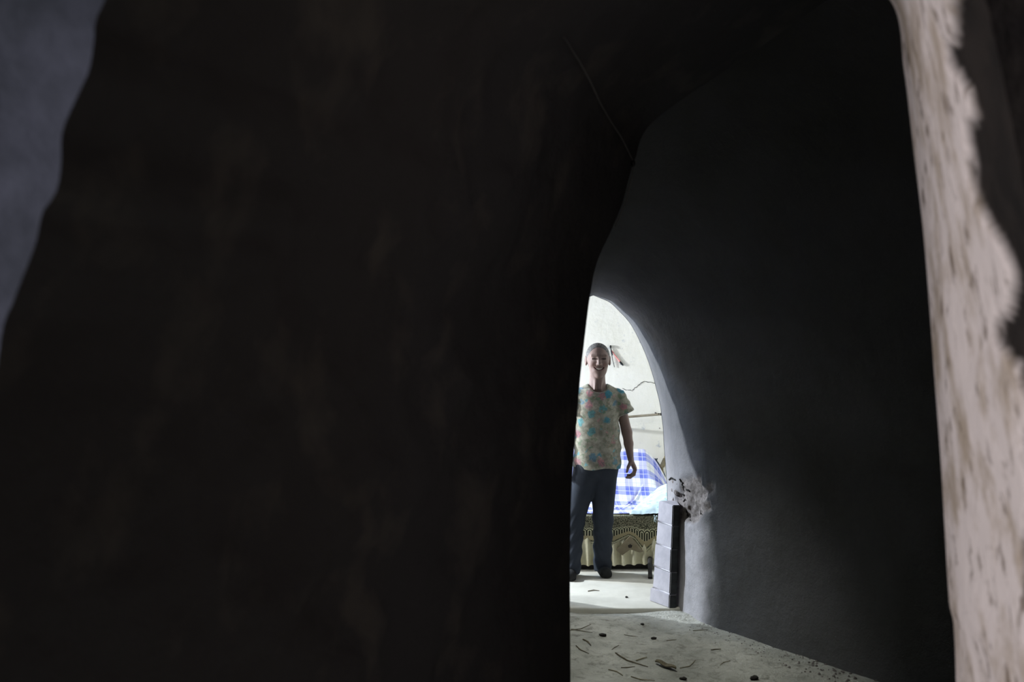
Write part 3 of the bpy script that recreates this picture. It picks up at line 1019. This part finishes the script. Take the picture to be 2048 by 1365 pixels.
wpx = [(px, py, on_left_wall(px, py) - 0.03) for px, py in [(1128, 75), (1160, 125), (1182, 165), (1200, 205), (1220, 240), (1243, 275), (1258, 305), (1266, 322)]]
wpx += [(px, py, 3.14) for px, py in [(1267, 332), (1264, 352), (1258, 380), (1250, 408), (1240, 432), (1229, 454)]]
wp_ = [Vector(P3(*p)) for p in wpx]
cable = make_obj('electric_cable', tube_mesh('electric_cable', [p - wp_[0] for p in wp_], 0.0022, 6), 'wire', None, wp_[0])
tag(cable, 'thin pale electric cable sagging from the dark vault above the arch', 'cable')
make_obj('cable_clip', lump_mesh('cable_clip', (0.007, 0.007, 0.012), 8, 2, 0.2), 'black', cable, wp_[7] - wp_[0] + Vector((0, 0, -0.008)))

# ---------------------------------------------------------------- person: implicit surfaces
class Vol:
    def __init__(self, lo, hi, h):
        self.h = h
        self.lo = np.array(lo, float)
        self.n = np.ceil((np.array(hi) - self.lo) / h).astype(int) + 1
        self.ax = [self.lo[k] + h * np.arange(self.n[k]) for k in range(3)]
        self.f = np.full(self.n, 1.0, dtype=np.float32)

    def region(self, lo, hi, pad):
        sl = []
        for k in range(3):
            a = int(np.clip(np.floor((lo[k] - pad - self.lo[k]) / self.h), 0, self.n[k]))
            b = int(np.clip(np.ceil((hi[k] + pad - self.lo[k]) / self.h) + 1, 0, self.n[k]))
            sl.append(slice(a, b))
        g = np.meshgrid(*[self.ax[k][sl[k]] for k in range(3)], indexing='ij', sparse=True)
        return tuple(sl), g

    def op(self, fn, lo, hi, k, mode='add'):
        sl, g = self.region(lo, hi, 0.03 + k)
        if any(s.stop <= s.start for s in sl):
            return
        a = self.f[sl]
        b = fn(*g)
        if mode == 'cut':
            b = -b
            h = np.clip(0.5 - 0.5 * (b - a) / k, 0, 1)
            self.f[sl] = b + (a - b) * h + k * h * (1 - h)
        else:
            h = np.clip(0.5 + 0.5 * (b - a) / k, 0, 1)
            self.f[sl] = b + (a - b) * h - k * h * (1 - h)

    def cone(self, a, b, ra, rb, k=0.01, mode='add', sy=1.0):
        a, b = np.array(a, float), np.array(b, float)
        ab = b - a
        L = ab @ ab

        def fn(x, y, z):
            t = np.clip(((x - a[0]) * ab[0] + (y - a[1]) * ab[1] + (z - a[2]) * ab[2]) / L, 0, 1)
            d = np.sqrt((x - a[0] - t * ab[0]) ** 2 + ((y - a[1] - t * ab[1]) / sy) ** 2 + (z - a[2] - t * ab[2]) ** 2)
            return d - (ra + t * (rb - ra))
        r = max(ra, rb) * max(1, sy)
        self.op(fn, np.minimum(a, b) - r, np.maximum(a, b) + r, k, mode)

    def ell(self, c, r, k=0.01, mode='add'):
        c, r = np.array(c, float), np.array(r, float)

        def fn(x, y, z):
            X, Y, Z = x - c[0], y - c[1], z - c[2]
            k0 = np.sqrt((X / r[0]) ** 2 + (Y / r[1]) ** 2 + (Z / r[2]) ** 2)
            k1 = np.sqrt((X / r[0] ** 2) ** 2 + (Y / r[1] ** 2) ** 2 + (Z / r[2] ** 2) ** 2) + 1e-9
            return k0 * (k0 - 1) / k1
        self.op(fn, c - r, c + r, k, mode)

    def clip_plane(self, p, n):
        p, n = np.array(p, float), np.array(n, float)
        g = np.meshgrid(*self.ax, indexing='ij', sparse=True)
        d = (g[0] - p[0]) * n[0] + (g[1] - p[1]) * n[1] + (g[2] - p[2]) * n[2]
        self.f = np.maximum(self.f, d.astype(np.float32))

    def mesh(self, name):
        f = self.f
        s = f < 0
        nx, ny, nz = f.shape
        cnt = np.zeros((nx - 1, ny - 1, nz - 1), np.int8)
        offs = [(i, j, k) for i in (0, 1) for j in (0, 1) for k in (0, 1)]
        for i, j, k in offs:
            cnt += s[i:nx - 1 + i, j:ny - 1 + j, k:nz - 1 + k]
        cells = np.argwhere((cnt > 0) & (cnt < 8))
        idx = np.full(cnt.shape, -1, np.int32)
        idx[tuple(cells.T)] = np.arange(len(cells))
        acc = np.zeros((len(cells), 3)); num = np.zeros(len(cells))
        for o in offs:
            for ax in range(3):
                if o[ax]:
                    continue
                p = list(o); p[ax] = 1
                fa = f[tuple((cells + o).T)]; fb = f[tuple((cells + p).T)]
                cr = (fa < 0) != (fb < 0)
                t = np.where(cr, fa / np.where(cr, fa - fb, 1), 0)
                pos = cells + np.array(o, float)
                pos[:, ax] += t
                acc[cr] += pos[cr]; num[cr] += 1
        verts = acc / num[:, None] * self.h + self.lo
        faces = []
        for ax in range(3):
            b1, b2 = [(1, 2), (2, 0), (0, 1)][ax]
            sl0 = [slice(None)] * 3; sl1 = [slice(None)] * 3
            sl0[ax] = slice(0, -1); sl1[ax] = slice(1, None)
            a, b = s[tuple(sl0)], s[tuple(sl1)]
            e = np.argwhere(a != b)
            e = e[(e[:, b1] > 0) & (e[:, b2] > 0) & (e[:, b1] < f.shape[b1] - 1) & (e[:, b2] < f.shape[b2] - 1)]
            inside = a[tuple(e.T)]
            d1 = np.zeros(3, int); d1[b1] = 1
            d2 = np.zeros(3, int); d2[b2] = 1
            q = np.stack([idx[tuple((e - d1 - d2).T)], idx[tuple((e - d2).T)], idx[tuple(e.T)], idx[tuple((e - d1).T)]], 1)
            q[~inside] = q[~inside][:, ::-1]
            faces.append(q)
        faces = np.vstack(faces)
        faces = faces[(faces >= 0).all(1)]
        return mesh(name, verts, faces), verts


PX0, PY0 = 0.562, 6.58                        # where the person stands
person = empty('person', (PX0, PY0, 0))
tag(person, 'smiling elderly person in floral blouse and dark trousers standing inside the arch', 'person')

HX = 0.007
body = Vol((-0.30, -0.16, 0.0), (0.30, 0.17, 1.56), 0.004)
# trunk and limbs under the clothes
body.cone((0.0, 0.01, 0.82), (0.0, 0.01, 1.13), 0.085, 0.080, 0.02)
body.cone((-0.115, 0.012, 1.188), (0.13, 0.012, 1.188), 0.033, 0.033, 0.03)
body.ell((0.0, 0.01, 1.165), (0.11, 0.070, 0.085), 0.02)
body.cone((-0.06, 0.01, 0.72), (0.06, 0.01, 0.72), 0.085, 0.085, 0.03)
for hip, knee, ank in (((0.055, 0.02, 0.68), (0.043, 0.01, 0.40), (0.040, 0.045, 0.075)), ((-0.085, 0.0, 0.68), (-0.150, -0.01, 0.40), (-0.168, -0.04, 0.075))):
    body.cone(hip, knee, 0.068, 0.046, 0.02)
    body.cone(knee, ank, 0.045, 0.030, 0.02)
    body.cone((ank[0], ank[1] + 0.03, 0.03), (ank[0] + (0.01 if ank[0] > 0 else -0.01), ank[1] - 0.10, 0.02), 0.026, 0.018, 0.015)
for sg, ox in ((1, 0.0), (-1, 0.012)):
    def m(p):
        return (sg * p[0] + ox, p[1], p[2])
    sh, el_, wr3 = (0.150, 0.01, 1.185), (0.199, 0.015, 0.945), (0.220, -0.012, 0.775)
    body.cone(m((0.142, 0.012, 1.175)), m(el_), 0.036, 0.034, 0.012)
    body.cone(m(el_), m((0.209, 0.004, 0.87)), 0.034, 0.030, 0.012)
    body.cone(m((0.209, 0.004, 0.87)), m(wr3), 0.030, 0.021, 0.012, sy=1.1)
    # palm: thin across, deep front to back
    body.cone(m((0.222, -0.014, 0.765)), m((0.246, -0.018, 0.712)), 0.016, 0.0155, 0.012, sy=1.9)
    fing = [(-0.046, 0.95, 0.000), (-0.026, 1.05, -0.006), (-0.006, 1.0, -0.009), (0.012, 0.82, -0.004)]
    for fy, ln, dz in fing:
        k0 = (0.249, fy, 0.706 + 0.3 * dz)
        k1 = (0.249 - 0.010 * ln, fy - 0.004, 0.706 - 0.036 * ln)
        k2 = (0.249 - 0.032 * ln, fy - 0.006, 0.706 - 0.050 * ln + dz * 0.5)
        k3 = (0.249 - 0.056 * ln, fy - 0.007, 0.706 - 0.047 * ln + dz)
        body.cone(m(k0), m(k1), 0.0100, 0.0088, 0.004)
        body.cone(m(k1), m(k2), 0.0088, 0.0080, 0.003)
        body.cone(m(k2), m(k3), 0.0080, 0.0068, 0.003)
    body.cone(m((0.217, -0.036, 0.752)), m((0.200, -0.052, 0.722)), 0.0130, 0.0105, 0.010)
    body.cone(m((0.200, -0.052, 0.722)), m((0.191, -0.058, 0.692)), 0.0100, 0.0075, 0.004)
# neck
body.cone((HX - 0.002, 0.022, 1.35), (0.004, 0.02, 1.24), 0.049, 0.055, 0.02)
body.cone((-0.04, 0.03, 1.215), (0.05, 0.03, 1.215), 0.034, 0.034, 0.035)
for s in (-1, 1):
    body.cone((HX + s * 0.014, -0.022, 1.30), (s * 0.016, -0.050, 1.235), 0.010, 0.008, 0.02)   # neck cords
# head
body.ell((HX, 0.020, 1.448), (0.073, 0.090, 0.084), 0.02)
body.ell((HX, -0.018, 1.412), (0.066, 0.070, 0.090), 0.025)
body.ell((HX, -0.030, 1.352), (0.046, 0.048, 0.042), 0.03)
body.ell((HX, -0.062, 1.326), (0.019, 0.018, 0.016), 0.02)
for s in (-1, 1):
    body.ell((HX + s * 0.036, -0.060, 1.396), (0.024, 0.022, 0.021), 0.018)
    body.cone((HX + s * 0.012, -0.082, 1.456), (HX + s * 0.046, -0.068, 1.455), 0.009, 0.008, 0.014)
    body.ell((HX + s * 0.029, -0.094, 1.436), (0.019, 0.013, 0.010), 0.010, 'cut')
    body.cone((HX + s * 0.012, -0.083, 1.433), (HX + s * 0.046, -0.072, 1.434), 0.0058, 0.005, 0.004)     # lids, squeezed by the smile
    body.ell((HX + s * 0.078, 0.018, 1.420), (0.010, 0.020, 0.034), 0.008)
    body.ell((HX + s * 0.087, 0.010, 1.422), (0.008, 0.010, 0.020), 0.006, 'cut')
body.cone((HX, -0.082, 1.440), (HX, -0.103, 1.402), 0.009, 0.0125, 0.012)
for s in (-1, 1):
    body.ell((HX + s * 0.0125, -0.092, 1.398), (0.009, 0.011, 0.008), 0.006)
    body.ell((HX + s * 0.007, -0.102, 1.390), (0.004, 0.005, 0.004), 0.003, 'cut')
    # smile folds
    body.cone((HX + s * 0.020, -0.093, 1.398), (HX + s * 0.037, -0.082, 1.368), 0.0035, 0.003, 0.005, 'cut')
body.ell((HX, -0.070, 1.366), (0.036, 0.022, 0.026), 0.015)
for k in range(9):
    t = (k - 4) / 4.0
    body.ell((HX + 0.027 * t, -0.093 + 0.016 * t * t, 1.3655 + 0.009 * t * t), (0.006, 0.010, 0.0062 * (1.1 - 0.6 * t * t)), 0.002, 'cut')
me, bv = body.mesh('body')


def skin_colours(v):
    x, y, z = v[:, 0] - HX, v[:, 1], v[:, 2]
    col = np.tile(np.array([0.26, 0.185, 0.16]), (len(v), 1))

    def blend(mask, c):
        mk = np.clip(mask, 0, 1)[:, None]
        col[:] = col * (1 - mk) + np.array(c) * mk
    front = (y < -0.045) & (z > 1.30)
    t = np.clip(np.abs(x) / 0.03, 0, 1.2)
    lipz = 1.3655 + 0.009 * t * t
    d = np.abs(z - lipz)
    blend(front * (1.4 - d / 0.007) * (np.abs(x) < 0.034), (0.30, 0.12, 0.11))
    blend(front * (1.5 - d / 0.0035) * (np.abs(x) < 0.028), (0.07, 0.03, 0.03))
    for s in (-1, 1):
        ex = np.abs(x * s - 0.029)
        blend(front * (1.5 - np.abs(z - 1.4335 + 0.05 * (ex ** 1.0) * 0.2) / 0.0042) * (ex < 0.017), (0.06, 0.035, 0.03))
        blend(front * 0.6 * (1.0 - np.abs(z - 1.4575 + 6 * ex * ex) / 0.006) * np.clip((0.021 - ex) / 0.008, 0, 1), (0.12, 0.09, 0.08))
    blend(front * 0.35 * (1 - np.hypot(np.abs(x) - 0.036, z - 1.396) / 0.022), (0.50, 0.24, 0.19))
    return col


def add_col(me, col):
    a = me.color_attributes.new('Col', 'FLOAT_COLOR', 'POINT')
    a.data.foreach_set('color', np.hstack([col, np.ones((len(col), 1))]).astype(np.float32).ravel())


add_col(me, skin_colours(bv))
make_obj('body', me, 'skin', person)
# teeth and eyes
tp = [(HX + 0.024 * t, -0.086 + 0.014 * t * t, 1.3675 + 0.009 * t * t) for t in np.linspace(-1, 1, 13)]
make_obj('teeth', tube_mesh('teeth', tp, [0.003] + [0.0052] * 11 + [0.003], 8), 'teeth', person)
for s in (-1, 1):
    make_obj('eye', lump_mesh('eye', (0.0125, 0.004, 0.0028), 2, 2, 0.05), 'eye', person, (HX + s * 0.029, -0.0835, 1.4335))

# hair
hair = Vol((-0.11, -0.12, 1.32), (0.12, 0.15, 1.56), 0.004)
hair.ell((HX, 0.024, 1.452), (0.079, 0.095, 0.086), 0.01)
hair.ell((HX, 0.07, 1.41), (0.065, 0.06, 0.07), 0.02)
hair.ell((HX + 0.028, 0.115, 1.485), (0.035, 0.03, 0.035), 0.015)
hair.ell((HX, -0.115, 1.412), (0.082, 0.125, 0.108), 0.012, 'cut')
hair.clip_plane((0, 0.0, 1.40), (0, -0.75, -0.66))
hm, hv = hair.mesh('hair')
make_obj('hair', hm, 'hair', person)

# blouse
sh = Vol((-0.27, -0.16, 0.68), (0.27, 0.18, 1.30), 0.0045)


def torso(x, y, z):
    zz = np.array([0.66, 0.71, 0.85, 1.0, 1.12, 1.20, 1.26])
    A = np.interp(z, zz, [0.166, 0.164, 0.155, 0.148, 0.143, 0.130, 0.09])
    Bq = np.interp(z, zz, [0.120, 0.120, 0.114, 0.106, 0.104, 0.092, 0.07])
    fold = 0.004 * np.sin(x * 46 + 3 * np.sin(z * 9)) * np.clip((1.0 - z) / 0.25, 0, 1) + 0.003 * np.sin(z * 60 + x * 25 + y * 9)
    r = np.sqrt((x / A) ** 2 + ((y - 0.005) / Bq) ** 2)
    d = (r - 1) * np.minimum(A, Bq) + fold
    hemz = 0.713 + 0.006 * np.sin(x * 30)
    return np.maximum(np.maximum(d, z - 1.235), hemz - z) + 0 * y


sh.op(torso, (-0.17, -0.125, 0.7), (0.17, 0.13, 1.24), 0.01)
sh.cone((-0.118, 0.012, 1.192), (0.132, 0.012, 1.192), 0.046, 0.046, 0.03)
sh.cone((-0.05, 0.025, 1.225), (0.06, 0.025, 1.225), 0.042, 0.042, 0.03)
for sg, ox in ((1, 0.0), (-1, 0.012)):
    A0, A1 = np.array((sg * 0.140 + ox, 0.012, 1.186)), np.array((sg * 0.196 + ox, 0.012, 1.055))
    d = (A1 - A0) / np.linalg.norm(A1 - A0)

    def sleeve(x, y, z, A0=A0, d=d):
        t = (x - A0[0]) * d[0] + (y - A0[1]) * d[1] + (z - A0[2]) * d[2]
        r = np.sqrt(np.maximum((x - A0[0]) ** 2 + (y - A0[1]) ** 2 + (z - A0[2]) ** 2 - t * t, 0))
        rr_ = 0.050 + 0.09 * np.clip(t, 0, 0.2) + 0.0025 * np.sin(t * 120 + y * 40)
        return np.maximum(np.maximum(r - rr_, t - 0.126), -t - 0.02)
    sh.op(sleeve, np.minimum(A0, A1) - 0.06, np.maximum(A0, A1) + 0.06, 0.014)
# scoop neck
sh.ell((0.012, -0.075, 1.262), (0.070, 0.095, 0.052), 0.004, 'cut')
sh.cone((0.004, 0.02, 1.24), (0.004, 0.02, 1.36), 0.060, 0.060, 0.004, 'cut')
sm, sv = sh.mesh('blouse')
blouse = make_obj('blouse', sm, 'floral', person)

# trousers
tr = Vol((-0.29, -0.16, 0.0), (0.20, 0.18, 0.80), 0.005)
tr.cone((-0.055, 0.005, 0.72), (0.045, 0.01, 0.72), 0.100, 0.100, 0.02)
for hip, knee, ank, s in (((0.046, 0.012, 0.66), (0.040, 0.005, 0.38), (0.040, 0.045, 0.03), 1), ((-0.076, 0.0, 0.66), (-0.149, -0.01, 0.38), (-0.172, -0.04, 0.03), -1)):
    tr.cone(hip, knee, 0.088, 0.066, 0.02)
    tr.cone(knee, ank, 0.066, 0.059, 0.02)
g = np.meshgrid(*tr.ax, indexing='ij', sparse=True)
tr.f = (tr.f + 0.0035 * np.sin(g[2] * 70 + 6 * np.sin(g[0] * 20) + g[1] * 30) * np.clip((0.5 - g[2]) / 0.2, 0, 1)).astype(np.float32)
tr.clip_plane((0, 0, 0.022), (0, 0, -1))
tm, tv = tr.mesh('trousers')
make_obj('trousers', tm, 'trousers', person)

# shoes
for ax_, ay_, s in ((0.042, 0.030, 1), (-0.174, -0.055, -1)):
    shv = Vol((ax_ - 0.08, ay_ - 0.17, -0.01), (ax_ + 0.08, ay_ + 0.12, 0.09), 0.004)
    shv.cone((ax_ - 0.004 * s, ay_ + 0.05, 0.03), (ax_ + 0.012 * s, ay_ - 0.085, 0.022), 0.038, 0.040, 0.01)
    shv.cone((ax_, ay_ + 0.03, 0.05), (ax_, ay_ - 0.01, 0.05), 0.034, 0.03, 0.01)
    shv.clip_plane((0, 0, 0.003), (0, 0, -1))
    ms, _ = shv.mesh('shoe')
    make_obj('shoe', ms, 'shoe', person)

# ---------------------------------------------------------------- litter on the earth floor
def ground(px, py):
    """point of the trodden floor under a view direction"""
    Y = FPX * CAMZ / (py - CY)
    for _ in range(4):
        x = (px - CX) / FPX * Y
        z = float(floor_z(np.array([x]), np.array([Y]))[0]) if Y < 5.76 else z_slab(x, Y)
        Y = FPX * (CAMZ - z) / (py - CY)
    return Vector(((px - CX) / FPX * Y, Y, z))


GS = 'straw stalks scattered on the earth floor'
straws = [
    (1140, 1262, 1182, 1250, .0030, 'straw', 'dark straw stalk at the wall corner pointing up towards the bricks'),
    (1142, 1260, 1185, 1267, .0035, 'straw', 'straw stalk crossing another beside the dark wall corner'),
    (1152, 1293, 1178, 1309, .0040, 'straw', 'thick short straw stalk near the dark wall corner'),
    (1166, 1281, 1182, 1293, .0060, 'straw', 'dark crushed straw tuft near the dark wall corner'),
    (1248, 1271, 1276, 1275, .0025, 'straw', 'single thin straight straw stalk in the middle of the pale floor'),
    (1224, 1301, 1238, 1292, .0030, 'straw', 'short slanting straw piece left of the long bent stalk'),
    (1231, 1308, 1296, 1336, .0048, 'straw', 'longest bent straw stalk on the earth floor'),
    (1272, 1323, 1294, 1316, .0042, 'straw_pale', 'pale straw blade branching from the longest bent stalk'),
    (1242, 1337, 1270, 1335, .0030, 'straw', 'small straw stalk just below the longest bent stalk'),
    (1217, 1341, 1246, 1353, .0040, 'straw_pale', 'straw stalk near the lower edge under the long bent stalk'),
    (1262, 1355, 1310, 1363, .0038, 'straw_pale', 'lowest long straw stalk at the edge of the photo'),
    (1333, 1283, 1353, 1281, .0028, 'straw', 'short level straw piece on the floor below the bricks'),
    (1360, 1338, 1391, 1322, .0030, 'straw_pale', 'thin slanting straw stalk right of the shiny leaf scrap'),
    (1440, 1332, 1461, 1323, .0025, 'straw_pale', 'faint straw stalk farthest right on the lit floor'),
    (1386, 1263, 1416, 1261, .0028, 'straw', 'straw stalk lying near the foot of the grey vault wall'),
    (1422, 1302, 1442, 1300, .0036, 'straw', 'short dark straw piece before the foot of the grey wall'),
]
for k, (x0, y0, x1, y1, r, mt, lb) in enumerate(straws):
    r *= 0.72
    a, b = ground(x0, y0), ground(x1, y1)
    a.z += r; b.z += r
    mid = a.lerp(b, 0.45)
    perp = Vector((-(b - a).y, (b - a).x, 0)) * (0.08 if k % 2 else -0.08)
    mid = mid + perp
    mid.z = float(floor_z(np.array([mid.x]), np.array([mid.y]))[0]) + r * 1.1
    o = make_obj('straw_stalk', tube_mesh('straw_stalk', [Vector((0, 0, 0)), mid - a, b - a], [r * 0.8, r, r * 0.55], 6), mt, None, a)
    tag(o, lb, 'straw', GS)

for px, py, r, lb in ((1205, 1273, .016, 'dark crumbled clod of earth on the pale floor'), (1285, 1250, .008, 'tiny black pebble on the floor below the threshold'),
                      (1367, 1360, .013, 'dark pebble at the lower edge of the earth floor'), (1307, 1279, .012, 'black scrap of earth right of the straight straw stalk'),
                      (1508, 1359, .016, 'dark clod at the lower edge below the grey wall')):
    g_ = ground(px, py)
    o = make_obj('earth_clod', lump_mesh('earth_clod', (r * 1.3, r, r * 0.6), int(px), 2, 0.5), 'pebble', None, g_ + Vector((0, 0, r * 0.35)))
    tag(o, lb, 'clod')

# dry leaf scrap
ga, gb = ground(1311, 1329), ground(1352, 1344)
n2 = 14
LP = np.zeros((n2, 5, 3))
for i in range(n2):
    t = i / (n2 - 1)
    c_ = ga.lerp(gb, t)
    w_ = 0.020 * math.sin(math.pi * (0.1 + 0.85 * t))
    for j in range(5):
        s = (j - 2) / 2
        LP[i, j] = (c_.x + w_ * s * 0.4, c_.y + w_ * s, c_.z + 0.010 + 0.010 * s * s + 0.004 * math.sin(9 * t))
leaf = make_obj('dry_leaf', grid_mesh('dry_leaf', LP - np.array(ga)), 'straw', None, ga)
lm = leaf.modifiers.new('thickness', 'SOLIDIFY'); lm.thickness = 0.002
tag(leaf, 'curled dry leaf scrap with a shiny edge on the earth floor', 'leaf')

# a twig and a pebble on the bright threshold
a, b = ground(1176, 1184), ground(1199, 1183)
o = make_obj('thin_twig', tube_mesh('thin_twig', [Vector((0, 0, 0.003)), (b - a) * 0.5 + Vector((0, 0.01, 0.005)), b - a + Vector((0, 0, 0.003))], [0.003, 0.0035, 0.002], 6), 'straw', None, a)
tag(o, 'thin dark twig lying on the bright bedroom threshold', 'twig')
g_ = ground(1253, 1196)
o = make_obj('black_pebble', lump_mesh('black_pebble', (0.009, 0.012, 0.006), 4, 2, 0.3), 'pebble', None, g_ + Vector((0, 0, 0.003)))
tag(o, 'single black pebble on the bright bedroom threshold', 'pebble')

# crumbled earth at the foot of the vault wall: too fine to pick apart
vs, fs = [], []
for k in range(260):
    s = random.uniform(0.6, 2.3)
    R = vault_ring(s)
    base = Vector(R[2])
    d = abs(random.gauss(0, 0.09)) + 0.003
    p = base + Vector((-d * 0.85, -d * 0.5, 0))
    p.z = float(floor_z(np.array([p.x]), np.array([p.y]))[0])
    r = random.uniform(0.002, 0.006) * (1.6 if 1.2 < s < 1.9 else 0.8)
    o0 = len(vs)
    for v in ((1, 0, 0), (-1, 0, 0), (0, 1, 0), (0, -1, 0), (0, 0, 1), (0, 0, -1)):
        q_ = r * random.uniform(0.7, 1.3)
        vs.append((p.x + v[0] * q_, p.y + v[1] * q_, p.z + v[2] * q_ * 0.8 + r * 0.3))
    for t in ((0, 2, 4), (2, 1, 4), (1, 3, 4), (3, 0, 4), (2, 0, 5), (1, 2, 5), (3, 1, 5), (0, 3, 5)):
        fs.append(tuple(o0 + q_ for q_ in t))
me = bpy.data.meshes.new('crumbled_dirt'); me.from_pydata(vs, [], fs)
o = make_obj('crumbled_dirt', me, 'mud_chunk')
o['kind'] = 'stuff'
o['label'] = 'crumbled earth lying along the foot of the grey wall'
o['category'] = 'dirt'
